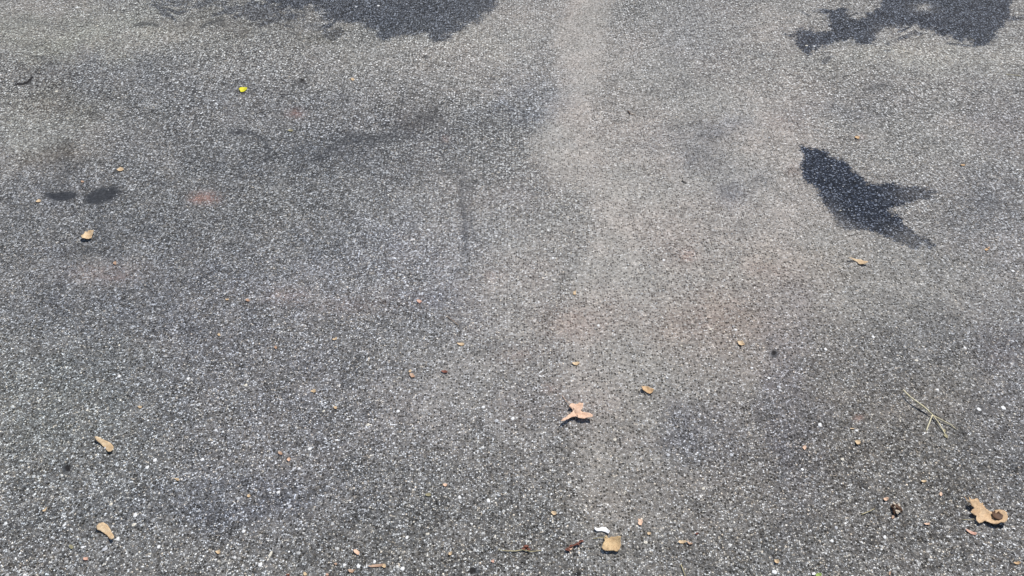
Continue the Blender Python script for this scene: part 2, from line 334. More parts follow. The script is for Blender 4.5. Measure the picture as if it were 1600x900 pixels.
def build_ground():
    xs = graded(-2.45, 2.45, .005, 300); ys = graded(0.68, 3.62, .005, 300)
    nx, ny = len(xs), len(ys)
    XX, YY = np.meshgrid(xs, ys)
    fade = np.exp(-np.maximum(0, np.hypot(XX, YY - 2) - 6) / 3)
    ZZ = relief(XX, YY) * fade
    co = np.stack([XX, YY, ZZ], -1).reshape(-1, 3).astype(np.float32)
    idx = np.arange(nx * ny).reshape(ny, nx)
    q = np.stack([idx[:-1, :-1], idx[:-1, 1:], idx[1:, 1:], idx[1:, :-1]], -1).reshape(-1, 4).astype(np.int32)
    me = bpy.data.meshes.new('ground')
    me.vertices.add(len(co)); me.vertices.foreach_set('co', co.ravel())
    me.loops.add(q.size); me.loops.foreach_set('vertex_index', q.ravel())
    me.polygons.add(len(q)); me.polygons.foreach_set('loop_start', np.arange(0, q.size, 4, dtype=np.int32))
    me.update(calc_edges=True)
    me.polygons.foreach_set('use_smooth', np.ones(len(q), bool))
    X = XX.ravel(); Y = YY.ravel()
    dep = Y * cp + CAM_H * sp_
    ok = dep > .3; dd = np.where(ok, dep, 1e9)
    PX = np.where(ok, 800 + F * X / dd, -9e4); PY = np.where(ok, 450 - F * (Y * sp_ - CAM_H * cp) / dd, 9e4)
    wob_x = (vnoise(PX, PY, 46, 1) - .5) * 34 + (vnoise(PX, PY, 14, 2) - .5) * 12
    wob_y = (vnoise(PX, PY, 46, 3) - .5) * 22 + (vnoise(PX, PY, 14, 4) - .5) * 8
    wx, wy = PX + wob_x, PY + wob_y
    lx, ly = PX + wob_x * .12, PY + wob_y * .12
    wet = np.zeros(X.shape); soak = np.zeros(X.shape)
    for pts, soft, st in WET:
        p = np.array(pts)
        sel = (PX > p[:, 0].min() - 40) & (PX < p[:, 0].max() + 40) & (PY > p[:, 1].min() - 40) & (PY < p[:, 1].max() + 40)
        k_ = 0.0 if soft == 16 else .55
        sdv = poly_sd(PX[sel] + wob_x[sel] * k_, PY[sel] + wob_y[sel] * k_, pts)
        val = np.clip(.5 - sdv / soft * .5, 0, 1)
        if soft > 16:
            m_ = .5 * vnoise(PX[sel], PY[sel] * 2.2, 24, 61) + .5 * vnoise(PX[sel], PY[sel] * 2.2, 9, 62)
            val = val * (np.where(PX[sel] < 1000, np.interp(PX[sel], [280, 480, 620], [.42, .60, .76]), .68) + .62 * m_)
        wet[sel] = np.maximum(wet[sel], val)
        soak[sel] = np.maximum(soak[sel], st * np.clip(1.2 - sdv / soft, 0, 1))
    rf = np.random.RandomState(77)
    for _ in range(84):      # splashes and flecks trailing off the far wet patches
        if _ < 64: x, y = rf.uniform(215, 600), rf.uniform(-6, 44)
        else: x, y = rf.uniform(1240, 1600), rf.uniform(8, 88)
        if _ < 64 and y > 44 - abs(x - 430) * .09 : continue
        rx, ry = rf.uniform(7, 30), rf.uniform(2.2, 6.0)
        v = .85 * np.exp(-blob(wx, wy, x, y, rx, ry, rf.uniform(-25, 25)))
        wet = np.maximum(wet, np.minimum(v, 1)); soak = np.maximum(soak, np.where(v > .05, rf.uniform(.25, .62), 0))
    for x, y, rx, ry, a in HOLES:
        g = np.exp(-blob(PX, PY, x, y, rx, ry, 0)); wet -= wet * g * a; soak -= soak * g * a * .6
    # the bird-shaped stain is drying out along its tips
    tips = np.exp(-blob(PX, PY, 1440, 302, 42, 20, 0)) * .30 + np.exp(-blob(PX, PY, 1425, 376, 40, 16, 20)) * .38 + np.exp(-blob(PX, PY, 1296, 340, 30, 22, 40)) * .22 + np.exp(-blob(PX, PY, 1320, 352, 30, 9, 10)) * .25
    soak *= 1 - tips
    dust = np.full(X.shape, .13)
    for x, y, rx, ry, a, s in DUST: dust += s * np.exp(-blob(wx, wy, x, y, rx, ry, a))
    sd_ = poly_sd(PX + wob_x * .8, PY + wob_y * .5, STRIP)
    soft_ = 6.0 + 20 / (1 + np.exp(-(PX - 950) / 12)) * np.clip((PY - 120) / 120, 0, 1)
    dust += 1 / (1 + np.exp(sd_ / soft_)) * np.interp(PY, [0, 300, 560, 900], [.74, .74, .26, .10]) * (.6 + .6 * vnoise(PX, PY, 22, 31) + .4 * vnoise(PX, PY * 2.2, 11, 34))
    strip_m = 1 / (1 + np.exp(sd_ / 10.0)) * np.interp(PY, [0, 300, 560, 900], [1, 1, .5, .15])
    sd_ = poly_sd(PX + wob_x * 1.6, PY + wob_y * 1.4, FIELD)
    field_m = 1 / (1 + np.exp(sd_ / 26.0))
    dust += 1 / (1 + np.exp(sd_ / 26.0)) * 0.36 * (.3 + .8 * vnoise(PX, PY, 38, 32) + .6 * vnoise(PX, PY * 2.2, 15, 33))
    dust += .10 / (1 + np.exp(-(PX - 1150) / 120)) * np.exp(-np.maximum(PY - 420, 0) / 200)
    dust = dust * (.78 + .44 * vnoise(PX, PY, 30, 9))
    dust = .97 * (1 - np.exp(-dust * 1.6))
    tar = np.zeros(X.shape)
    for x, y, rx, ry, a, s in TAR:
        if s >= .65:
            g = s / (1 + np.exp((np.sqrt(blob(PX + wob_x * .2, PY + wob_y * .14, x, y, rx, ry, a)) - 1.0) * 13))
        else: g = s * np.exp(-blob(wx, wy, x, y, rx, ry, a))
        tar = np.maximum(tar, g) + .35 * np.minimum(tar, g)
    crack = np.zeros(X.shape)
    for x, y, q, am in ((100,733,7.5,.8),(1210,554,6,.62),(745,894,8,.75),(778,124,4,.6),(669,90,4.5,.62),(900,898,6,.7),(470,123,9,.56),(458,132,6,.52),(440,148,8,.55),(395,143,8,.45)):
        crack = np.maximum(crack, am * np.exp(-(np.sqrt(blob(PX + wob_x * .5, PY + wob_y * .35, x, y, q, q * (.5 if y < 200 else .95), -20))) ** 3))
    for pts, wd, s in LINES:
        if s in (.95, .75, .7, .55): crack = np.maximum(crack, s * np.exp(-(line_d(lx, ly, pts) / (wd * 1.05)) ** 2))
        g = s * np.exp(-(line_d(lx, ly, pts) / wd) ** 2); tar = np.maximum(tar, g)
    pitted = np.zeros(X.shape)
    for x, y, rx, ry, a, s_ in ((1120,480,160,80,0,1),(1060,390,60,50,0,.9),(900,510,50,40,0,.8),(1190,420,90,50,0,.6),(1300,500,120,80,0,.5),(1000,150,60,50,0,.6),(1000,330,120,60,0,.35),(960,700,120,120,0,.35)):
        pitted += s_ * np.exp(-blob(wx, wy, x, y, rx, ry, a))
    red = np.zeros(X.shape)
    for x, y, rx, ry, a, s in RED: red += (s if rx < 13 or s > .6 else s * .5) * np.exp(-blob(lx, ly, x, y, rx, ry, a))
    tint = np.ones((len(X), 3)) * np.array([.992, 1.0, .98])
    brk = .6 * vnoise(PX, PY, 26, 41) + .4 * vnoise(PX, PY * 1.6, 9, 42)
    for x, y, rx, ry, a, c in TONE:
        g = np.exp(-blob(PX + wob_x * 1.5, PY + wob_y * 1.5, x, y, rx, ry, a)) * (.45 + .9 * brk); tint *= 1 + g[:, None] * np.array(c)
    t_ = np.clip((Y - 1.15) / 1.7, 0, 1); coarse = (.12 + .88 * t_ * t_ * (3 - 2 * t_)) * (.7 + .6 * vnoise(PX, PY, 40, 51)) * (1 - .75 * strip_m) * (1 - .3 * field_m)
    for nm, v in (('coarse', np.clip(coarse, 0, 1)), ('wet', wet), ('soak', soak), ('dust', dust), ('tar', np.clip(tar, 0, 1)), ('pitted', np.clip(pitted, 0, 1)), ('crack', crack), ('red', np.clip(red, 0, 1))):
        at = me.attributes.new(nm, 'FLOAT', 'POINT'); at.data.foreach_set('value', v.astype(np.float32))
    at = me.attributes.new('tint', 'FLOAT_COLOR', 'POINT')
    at.data.foreach_set('color', np.concatenate([tint, np.ones((len(X), 1))], 1).astype(np.float32).ravel())
    me.materials.append(asphalt_material())
    o = bpy.data.objects.new('ground', me); S.collection.objects.link(o); o['kind'] = 'structure'
    return o
build_ground()

# ------------------------------------------------------------------ litter materials
_mats = {}
def leaf_mat(name, a, b_, spots=(.10, .05, .025), spot_amt=.3, trans=.12, rough=.62):
    if name in _mats: return _mats[name]
    m, nt, b = new_mat(name); k = NT(nt)
    tc = k.n('ShaderNodeTexCoord').outputs['Object']
    n1 = k.noise(tc, 90, 4, .6); n2 = k.noise(tc, 420, 3, .65); n3 = k.noise(tc, 300, 4, .65, 1.2)
    c = k.mix(k.ss(n1, .3, .7), a, b_)
    c = k.mix(k.math('MULTIPLY', k.ss(n3, .55, .72), spot_amt), c, spots)
    c = k.mix(1.0, c, k.ramp(n2, [(.3, .66), (.7, 1.2)]), 'MULTIPLY')
    nt.links.new(c, b.inputs['Base Color']); b.inputs['Roughness'].default_value = rough
    b.inputs['Specular IOR Level'].default_value = .3
    bp = k.n('ShaderNodeBump'); bp.inputs['Strength'].default_value = .5; bp.inputs['Distance'].default_value = .0008
    k.put(bp.inputs['Height'], n3); nt.links.new(bp.outputs[0], b.inputs['Normal'])
    if trans:
        t = k.n('ShaderNodeBsdfTranslucent'); nt.links.new(c, t.inputs[0])
        mx = k.n('ShaderNodeMixShader'); mx.inputs[0].default_value = trans
        nt.links.new(b.outputs[0], mx.inputs[1]); nt.links.new(t.outputs[0], mx.inputs[2])
        nt.links.new(mx.outputs[0], nt.nodes['Material Output'].inputs[0])
    _mats[name] = m
    return m
TAN = lambda: leaf_mat('tan_leaf', (.70, .48, .27), (.58, .37, .19))
PALE = lambda: leaf_mat('pale_leaf', (.78, .61, .40), (.60, .42, .24), spot_amt=.35)
ORANGE = lambda: leaf_mat('orange_leaf', (.60, .42, .30), (.46, .28, .18))
PEACH = lambda: leaf_mat('peach_leaf', (.86, .62, .46), (.78, .50, .34), spot_amt=.2)
BROWN = lambda: leaf_mat('brown_leaf', (.045, .022, .013), (.12, .06, .03), spot_amt=.5, trans=0)
RUST = lambda: leaf_mat('rust_bud', (.24, .085, .055), (.13, .045, .03), trans=0)
PINK = lambda: leaf_mat('pink_petal', (.76, .50, .38), (.66, .36, .27), spot_amt=.1)
YEL = lambda: leaf_mat('yellow_petal', (.82, .74, .02), (.70, .66, .03), spots=(.35, .38, .03), spot_amt=.4)
STRAW = lambda: leaf_mat('straw', (.62, .54, .32), (.42, .36, .20), spots=(.2, .15, .08), spot_amt=.35, trans=0)
TWIGP = lambda: leaf_mat('pale_straw', (.80, .74, .52), (.62, .54, .34), spots=(.3, .24, .14), spot_amt=.35, trans=0)
TWIGM = lambda: leaf_mat('twig_bark', (.42, .31, .20), (.22, .14, .09), spot_amt=.5, trans=0)
WHITE = lambda: leaf_mat('white_paper', (.86, .86, .86), (.80, .80, .81), spots=(.6, .6, .6), spot_amt=.1, trans=.05)
GREEN = lambda: leaf_mat('green_shoot', (.30, .45, .10), (.45, .55, .2), spot_amt=.1)
OLIVE = lambda: leaf_mat('olive_leaf', (.36, .33, .20), (.28, .25, .14), spot_amt=.2)
DARK = lambda: leaf_mat('dark_debris', (.035, .03, .027), (.07, .06, .05), trans=0)
def stone_mat(name, c):
    if name in _mats: return _mats[name]
    m, nt, b = new_mat(name); k = NT(nt)
    tc = k.n('ShaderNodeTexCoord').outputs['Object']
    n = k.noise(tc, 300, 4, .7)
    nt.links.new(k.mix(k.ss(n, .3, .7), tuple(x * .72 for x in c), c), b.inputs['Base Color'])
    b.inputs['Roughness'].default_value = .7
    _mats[name] = m
    return m

# ------------------------------------------------------------------ litter builders
def props(o, label, cat, group=None):
    o['label'] = label; o['category'] = cat
    if group: o['group'] = group
def link(name, me, mat, parent=None):
    o = bpy.data.objects.new(name, me); S.collection.objects.link(o)
    if mat: me.materials.append(mat)
    if parent: o.parent = parent
    return o
def base_at(px, py):
    g = G(px, py); z = float(relief(np.float64(g.x), np.float64(g.y)))
    return Vector((g.x, g.y, z))
def root(name, px, py, label, cat, group=None):
    o = bpy.data.objects.new(name, None); S.collection.objects.link(o)
    o.location = base_at(px, py); o.empty_display_size = .01; props(o, label, cat, group)
    return o
def smooth_outline(pts, per=4, jag=0.0, rnd=None):
    out = []; n = len(pts)
    for i in range(n):
        a, b_ = Vector(pts[i]), Vector(pts[(i + 1) % n])
        for t in range(per):
            p = a.lerp(b_, t / per)
            if jag and t: p += Vector((rnd.uniform(-jag, jag), rnd.uniform(-jag, jag)))
            out.append(p)
    return out
def blade_mesh(name, outline_px, origin, lift=.004, curl=.006, axis=(1, 0), seed=0, thick=.0005, jag=.35, veins=None, up=None):
    """thin curved sheet: outline given in picture px, laid on the ground round origin"""
    rnd = random.Random(seed)
    o2 = smooth_outline([Vector(p) for p in outline_px], 4, jag, rnd)
    z0 = origin.z + lift
    W = [G(p.x, p.y, z0) - origin for p in o2]
    pts = [Vector((p.x, p.y)) for p in W]
    n = len(pts)
    minx, maxx = min(p.x for p in pts), max(p.x for p in pts); miny, maxy = min(p.y for p in pts), max(p.y for p in pts)
    size = max(maxx - minx, maxy - miny); st = max(size / 16, .0012)
    inner = []
    x = minx
    while x < maxx:
        y = miny
        while y < maxy:
            inner.append(Vector((x + rnd.uniform(-.2, .2) * st, y + rnd.uniform(-.2, .2) * st))); y += st
        x += st
    allp = pts + inner
    r = delaunay_2d_cdt(allp, [(i, (i + 1) % n) for i in range(n)], [list(range(n))], 1, 1e-6)
    V, Fc = r[0], r[2]
    cx, cy = (minx + maxx) / 2, (miny + maxy) / 2
    ax = Vector(axis).normalized(); off = seed * 3.17
    top = []
    for v in V:
        u = ((v.x - cx) * ax.x + (v.y - cy) * ax.y) / (size / 2); t = (-(v.x - cx) * ax.y + (v.y - cy) * ax.x) / (size / 2)
        nz = mnoise.noise(Vector((v.x * 1.6 / size + off, v.y * 1.6 / size, seed))) * .9 + mnoise.noise(Vector((v.x * 5 / size + off, v.y * 5 / size, 3))) * .25
        z = curl * (u * u * .8 + t * t * .25 + nz * .7)
        if veins:
            for a_, b_ in veins:
                d = line_dist(v, (G(*a_, z0) - origin).to_2d(), (G(*b_, z0) - origin).to_2d()); z -= .0022 * math.exp(-(d / (size * .03)) ** 2)
        if up: z += up(u, t)
        top.append(z)
    mz = min(top)
    me = bpy.data.meshes.new(name); bm = bmesh.new()
    tv = [bm.verts.new((v.x, v.y, z - mz + .0012 + thick)) for v, z in zip(V, top)]
    bv = [bm.verts.new((v.x, v.y, z - mz + .0012)) for v, z in zip(V, top)]
    edges = {}
    for f in Fc:
        bm.faces.new([tv[i] for i in f]); bm.faces.new([bv[i] for i in reversed(f)])
        for i in range(len(f)):
            e = (f[i], f[(i + 1) % len(f)]); edges[e] = edges.get(e, 0) + 1
    for (i, j) in list(edges):
        if (j, i) not in edges: bm.faces.new([tv[j], tv[i], bv[i], bv[j]])
    for f in bm.faces: f.smooth = True
    bmesh.ops.recalc_face_normals(bm, faces=bm.faces)
    bm.to_mesh(me); bm.free()
    return me
def line_dist(v, a, b_):
    e = b_ - a; t = max(0, min(1, (v - a).dot(e) / max(e.length_squared, 1e-12)))
    return (v - a - e * t).length
def tube_mesh(name, pts, radii, seg=7, seed=0, knob=.0):
    """round stalk through 3-D points"""
    rnd = random.Random(seed)
    P = []; R = []
    for i in range(len(pts) - 1):
        for t in range(4):
            f = t / 4; P.append(pts[i].lerp(pts[i + 1], f)); R.append(radii[i] * (1 - f) + radii[i + 1] * f)
    P.append(pts[-1]); R.append(radii[-1])
    me = bpy.data.meshes.new(name); bm = bmesh.new(); rings = []
    for i, p in enumerate(P):
        d = (P[min(i + 1, len(P) - 1)] - P[max(i - 1, 0)]).normalized()
        s = d.cross(Vector((0, 0, 1))); s = s.normalized() if s.length > 1e-4 else Vector((1, 0, 0)); u = s.cross(d)
        r = R[i] * (1 + rnd.uniform(-knob, knob)); j = Vector((rnd.uniform(-1, 1), rnd.uniform(-1, 1), rnd.uniform(-1, 1))) * R[i] * knob
        rings.append([bm.verts.new(p + j + s * r * math.cos(a) + u * r * math.sin(a)) for a in [2 * math.pi * q / seg for q in range(seg)]])
    for a, b_ in zip(rings, rings[1:]):
        for q in range(seg): bm.faces.new([a[q], a[(q + 1) % seg], b_[(q + 1) % seg], b_[q]])
    bm.faces.new(rings[0][::-1]); bm.faces.new(rings[-1])
    for f in bm.faces: f.smooth = True
    bmesh.ops.recalc_face_normals(bm, faces=bm.faces)
    bm.to_mesh(me); bm.free()
    return me
def pxpts(origin, pts, z=None):
    """picture points (x, y, height m) -> local 3-D"""
    return [G(p[0], p[1], origin.z + p[2]) + Vector((0, 0, 0)) - origin for p in pts]
def lump_mesh(name, rx, ry, rz, seed, sub=2, rough=.25, z=None):
    bm = bmesh.new(); bmesh.ops.create_icosphere(bm, subdivisions=sub, radius=1)
    for v in bm.verts:
        c = v.co.copy(); n = mnoise.noise(c * 1.3 + Vector((seed * 2.3, 0, 0))) * rough * 1.4 + mnoise.noise(c * 3.1 + Vector((0, seed, 0))) * rough * .6
        v.co = Vector((c.x * rx * (1 + n), c.y * ry * (1 + n), c.z * rz * (1 + n) + (rz * .75 if z is None else z)))
    for f in bm.faces: f.smooth = rough < .3
    me = bpy.data.meshes.new(name); bm.to_mesh(me); bm.free()
    return me
def rough_outline(px, py, w, h, ang, seed, n=9, rag=.28):
    rnd = random.Random(seed); a0 = math.radians(ang); out = []
    for i in range(n):
        a = 2 * math.pi * i / n + rnd.uniform(-.18, .18); r = 1 + rnd.uniform(-rag, rag)
        x, y = math.cos(a) * w / 2 * r, math.sin(a) * h / 2 * r
        out.append((px + x * math.cos(a0) - y * math.sin(a0), py + x * math.sin(a0) + y * math.cos(a0)))
    return out
def one_blade(name, outline, mat, label, cat, group=None, **kw):
    cx = sum(p[0] for p in outline) / len(outline); cy = sum(p[1] for p in outline) / len(outline)
    b0 = base_at(cx, cy)
    o = link(name, blade_mesh(name, outline, b0, **kw), mat); o.location = b0
    props(o, label, cat, group)
    return o

# ------------------------------------------------------------------ larger leaves
# peach maple leaf
r0 = root('maple_leaf', 903, 644, 'peach brown three-lobed maple leaf with its stem pointing up left', 'leaf')
b0 = r0.location
mo = [(889,637),(893,631),(899,633),(904,631),(911,632),(911,639),(907,642),(909,644),(914,646),(921,648),(926,652),(925,655),(917,655),(911,656),
      (905,655),(900,652),(894,653),(889,656),(882,660),(876,661),(879,657),(885,653),(890,648),(895,643),(893,639)]
vz = [(Vector(a), Vector(b_)) for a, b_ in []]
link('leaf_blade', blade_mesh('leaf_blade', mo, b0, lift=.005, curl=.008, axis=(1, .2), seed=4, jag=.5, veins=[((893,632),(903,652)),((901,645),(880,658)),((901,646),(922,652))]), PEACH(), r0)
link('leaf_stem', tube_mesh('leaf_stem', pxpts(b0, [(878,618,.003),(884,626,.004),(892,633,.006),(900,642,.0095),(903,650,.0095)]), [.0009,.0008,.0007,.0008,.0005]), ORANGE(), r0)
# oak leaf with dark curled end
r0 = root('oak_leaf', 1541, 802, 'large tan lobed oak leaf with a dark brown curled end at lower right', 'leaf')
b0 = r0.location
oo = [(1511,781),(1516,783),(1521,782),(1526,779),(1530,783),(1533,786),(1536,785),(1538,790),(1542,795),(1546,797),(1551,799),(1556,796),(1562,796),
      (1568,799),(1572,803),(1573,809),(1572,815),(1568,819),(1563,817),(1556,820),(1549,818),(1543,815),(1539,813),(1535,816),(1530,817),(1525,813),
      (1526,806),(1521,804),(1516,801),(1518,797),(1523,795),(1517,792),(1513,788)]
link('leaf_blade', blade_mesh('leaf_blade', oo, b0, lift=.007, curl=.011, axis=(1, -.5), seed=7, jag=.45, veins=[((1513,783),(1566,812)),((1532,797),(1530,812)),((1528,791),(1536,788)),((1545,802),(1548,815))]), leaf_mat('oak_tan', (.72, .52, .32), (.58, .38, .21), spot_amt=.45), r0)
co = [(1550,800),(1554,799),(1556,802),(1560,800),(1563,803),(1567,806),(1566,811),(1560,813),(1554,811),(1551,807)]
cm = blade_mesh('curled_lobe', co, b0, lift=.008, curl=.004, axis=(.6, 1), seed=9, jag=.4, thick=.002)
c_o = link('curled_lobe', cm, BROWN(), r0); c_o.location.z = .0045
link('leaf_stem', tube_mesh('leaf_stem', pxpts(b0, [(1507,776,.002),(1511,781,.006),(1520,790,.010)]), [.0008,.0009,.0007]), TAN(), r0)
# square dry leaf
r0 = root('dry_leaf', 955, 851, 'squarish tan leaf piece with brown specks just below the white paper scrap', 'leaf')
b0 = r0.location
so_ = [(947,836),(951,840),(955,838),(961,839),(966,839),(970,841),(969,847),(970,853),(968,859),(964,863),(958,861),(952,862),(944,861),(940,857),(942,851),(945,845),(944,840)]
link('leaf_blade', blade_mesh('leaf_blade', so_, b0, lift=.004, curl=.006, axis=(1, 0), seed=12, jag=.4), leaf_mat('speckled_tan', (.68, .50, .28), (.56, .38, .20), spot_amt=.85), r0)
link('leaf_stem', tube_mesh('leaf_stem', pxpts(b0, [(926,842,.001),(936,840,.003),(948,839,.006)]), [.0006,.0006,.0008]), STRAW(), r0)
# curled leaf below bird-shaped stain
one_blade('dry_leaf', [(1323,405),(1330,403),(1338,403),(1345,404),(1350,408),(1356,411),(1351,413),(1344,412),(1339,407),(1331,405)], PALE(),
    'narrow curled pale tan leaf lying just below the dark bird-shaped wet stain', 'leaf', lift=.006, curl=.010, axis=(1, -.3), seed=14, jag=.3)
one_blade('dry_leaf', [(129,368),(133,362),(139,360),(145,359),(147,363),(144,368),(142,373),(136,374),(130,374),(127,371)], PALE(),
    'chunky pale tan leaf crumb below the two dark oval smudges at left', 'leaf', lift=.006, curl=.009, seed=15, jag=.6)
one_blade('leaf_scrap', [(1002,605),(1006,603),(1012,604),(1018,606),(1022,609),(1019,613),(1015,615),(1009,611),(1004,610)], TAN(),
    'small folded tan leaf scrap up and right of the maple leaf', 'leaf', lift=.005, curl=.008, seed=16, jag=.3)
# maple keys
def samara(px_w, seed_px, label, seed, m):
    r = root('maple_seed', sum(p[0] for p in px_w) / len(px_w), sum(p[1] for p in px_w) / len(px_w), label, 'maple seed', 'winged maple seeds on the left')
    b = r.location
    link('wing', blade_mesh('wing', px_w, b, lift=.004, curl=.006, axis=(1, -.8), seed=seed, jag=.15), m, r)
    s = lump_mesh('seed', .0042, .0028, .0022, seed)
    so2 = link('seed', s, ORANGE(), r); g = G(seed_px[0], seed_px[1]) - b; so2.location = (g.x, g.y, .0015)
    return r
samara([(149,685),(153,684),(158,686),(164,688),(170,690),(175,694),(178,699),(177,704),(173,707),(169,706),(165,702),(161,697),(157,693),(152,690)], (152,687),
       'pale winged maple seed, the upper of the two on the left, seed end up left', 21, PALE())
samara([(151,823),(155,819),(162,817),(168,820),(171,825),(174,831),(178,837),(180,842),(176,845),(171,842),(168,837),(163,833),(156,829),(152,828)], (175,840),
       'pale winged maple seed with orange tip, the lower of the two on the left', 22, PALE())
# white paper
one_blade('paper_scrap', [(929,823),(934,825),(941,822),(947,823),(953,830),(951,834),(946,831),(940,829),(933,830),(929,827)], WHITE(),
    'torn bright white paper scrap above the squarish tan leaf', 'paper', lift=.004, curl=.004, seed=23, jag=.1, thick=.0003)
# yellow petal
one_blade('yellow_petal', [(373,139),(376,136),(381,135),(386,136),(386,139),(382,142),(376,143)], YEL(),
    'bright yellow petal, the only yellow thing, at upper left', 'petal', lift=.005, curl=.006, seed=24, jag=.2)
# red-tipped petal
one_blade('pink_petal', [(1508,826),(1512,827),(1519,830),(1526,833),(1525,836),(1518,834),(1511,830)], PINK(),
    'narrow pink and tan petal just below the large oak leaf', 'petal', lift=.003, curl=.003, seed=25, jag=.1)

# ------------------------------------------------------------------ stalks and twigs
r0 = root('grass_stem', 1450, 650, 'pale dry grass stalk splitting into three thin branches at right', 'grass stem')
b0 = r0.location
link('stalk', tube_mesh('stalk', pxpts(b0, [(1411,609,.008),(1422,620,.012),(1436,630,.012),(1447,639,.009),(1457,648,.007)]), [.0014,.0020,.0022,.0020,.0017], knob=.25, seed=1), TWIGP(), r0)
for q, pts in enumerate([[(1457,648,.007),(1452,661,.005),(1447,674,.002)], [(1457,648,.007),(1466,660,.006),(1472,670,.004),(1480,684,.002)], [(1459,650,.007),(1475,658,.006),(1486,664,.004),(1494,671,.002)]]):
    link('branch', tube_mesh('branch', pxpts(b0, pts), [.0016, .0013, .0013, .0010][:len(pts)], knob=.15, seed=q + 3), TWIGP(), r0)
link('seed_head', lump_mesh('seed_head', .0022, .0036, .0016, 5, rough=.5), STRAW(), r0).location = G(1475, 673) - b0
def stalk(name, pts, rad, mat, label, cat, seed=0, knob=.12, group=None):
    b = base_at(pts[0][0], pts[0][1]); n = len(pts)
    o = link(name, tube_mesh(name, pxpts(b, pts), [rad * (1 - .35 * i / (n - 1)) for i in range(n)], knob=knob, seed=seed), mat)
    o.location = b; props(o, label, cat, group); return o
stalk('straw', [(1572,116,.003),(1584,117,.006),(1596,119,.003)], .0016, STRAW(), 'short pale straw near the right edge, high up', 'straw', 1)
stalk('straw', [(1346,804,.002),(1356,800,.003),(1366,795,.004)], .0010, STRAW(), 'thin pale straw just left of the mottled seed pod', 'straw', 2)
stalk('straw', [(1064,882,.002),(1067,890,.003),(1071,901,.002)], .0011, STRAW(), 'thin pale straw upright at the bottom edge of the picture', 'straw', 3)
stalk('twig', [(698,494,.002),(706,500,.003),(716,508,.002)], .0010, TWIGM(), 'faint thin dark twig in the middle of the asphalt', 'twig', 4)
stalk('twig', [(981,173,.002),(985,178,.004),(993,180,.002)], .0017, BROWN(), 'tiny dark curved twig in the dusty pale strip near the top', 'twig', 5)
stalk('twig', [(1066,282,.002),(1069,284,.003),(1073,286,.002)], .0018, DARK(), 'tiny black twig bit on the tan dust left of the bird-shaped stain', 'twig', 6)
stalk('straw', [(1504,552 + 260,.002),(1515,812,.003),(1522,811,.004)], .0008, STRAW(), 'hair-thin pale straw touching the left side of the oak leaf', 'straw', 8)
# twig with red buds by bottom edge
r0 = root('twig', 812, 860, 'thin straw-coloured twig with a rusty bud near the bottom edge', 'twig'); b0 = r0.location
link('stem', tube_mesh('stem', pxpts(b0, [(779,859,.002),(792,861,.003),(806,861,.003),(817,859,.003),(830,862,.003),(846,860,.002)]), [.0008,.0009,.0010,.0011,.0008,.0006], knob=.15, seed=6), STRAW(), r0)
for q, (x, y, s) in enumerate([(822, 855, .0042), (826, 859, .003), (818, 858, .003)]):
    bo = link('bud', lump_mesh('bud', s * 1.2, s * .8, s * .6, 30 + q, rough=.6), RUST(), r0); bo.location = G(x, y) - b0
r0 = root('twig', 898, 852, 'short knobbly red-brown twig left of the squarish tan leaf', 'twig'); b0 = r0.location
link('stem', tube_mesh('stem', pxpts(b0, [(884,860,.003),(890,855,.004),(899,851,.005),(907,847,.004),(911,845,.003)]), [.0012,.0014,.0016,.0014,.0009], knob=.3, seed=8), RUST(), r0)
for q, (x, y, s) in enumerate([(887, 859, .0040), (893, 853, .0026), (903, 851, .0030), (908, 846, .0036)]):
    bo = link('bud', lump_mesh('bud', s * 1.2, s * .8, s * .6, 40 + q, rough=.7), RUST(), r0); bo.location = G(x, y) - b0
link('scale', blade_mesh('scale', [(889,857),(893,853),(896,854),(892,859),(890,862)], b0, lift=.004, curl=.002, seed=44), PEACH(), r0)

# mottled seed pod
r0 = root('seed_pod', 1398, 797, 'mottled brown and cream dried seed pod left of the oak leaf', 'seed pod'); b0 = r0.location
link('pod', lump_mesh('pod', .0085, .0115, .0065, 51, sub=3, rough=.5), BROWN(), r0)
for q, (dx, dy, s, z) in enumerate([(2, 6, .0042, .009), (-3, -5, .0030, .010), (4, -4, .0028, .009), (-2, 1, .0026, .012), (5, 4, .0022, .008)]):
    f = link('flake', lump_mesh('flake', s, s * 1.1, s * .5, 60 + q, rough=.6, z=0), leaf_mat('cream_flake', (.62, .54, .44), (.5, .42, .32), trans=0), r0)
    g = G(1398 + dx, 797 + dy) - b0; f.location = (g.x, g.y, z * .62 + .003)

# green shoot at bottom edge
r0 = root('green_sprout', 1276, 897, 'tiny green and white sprout cut by the bottom edge', 'sprout'); b0 = r0.location
link('shoot', blade_mesh('shoot', [(1274,898),(1277,895),(1283,896),(1284,901),(1277,903)], b0, lift=.004, curl=.004, seed=71), GREEN(), r0)
link('white_tip', blade_mesh('white_tip', [(1269,895),(1273,893),(1275,896),(1273,898),(1269,898)], b0, lift=.004, curl=.002, seed=72), WHITE(), r0)

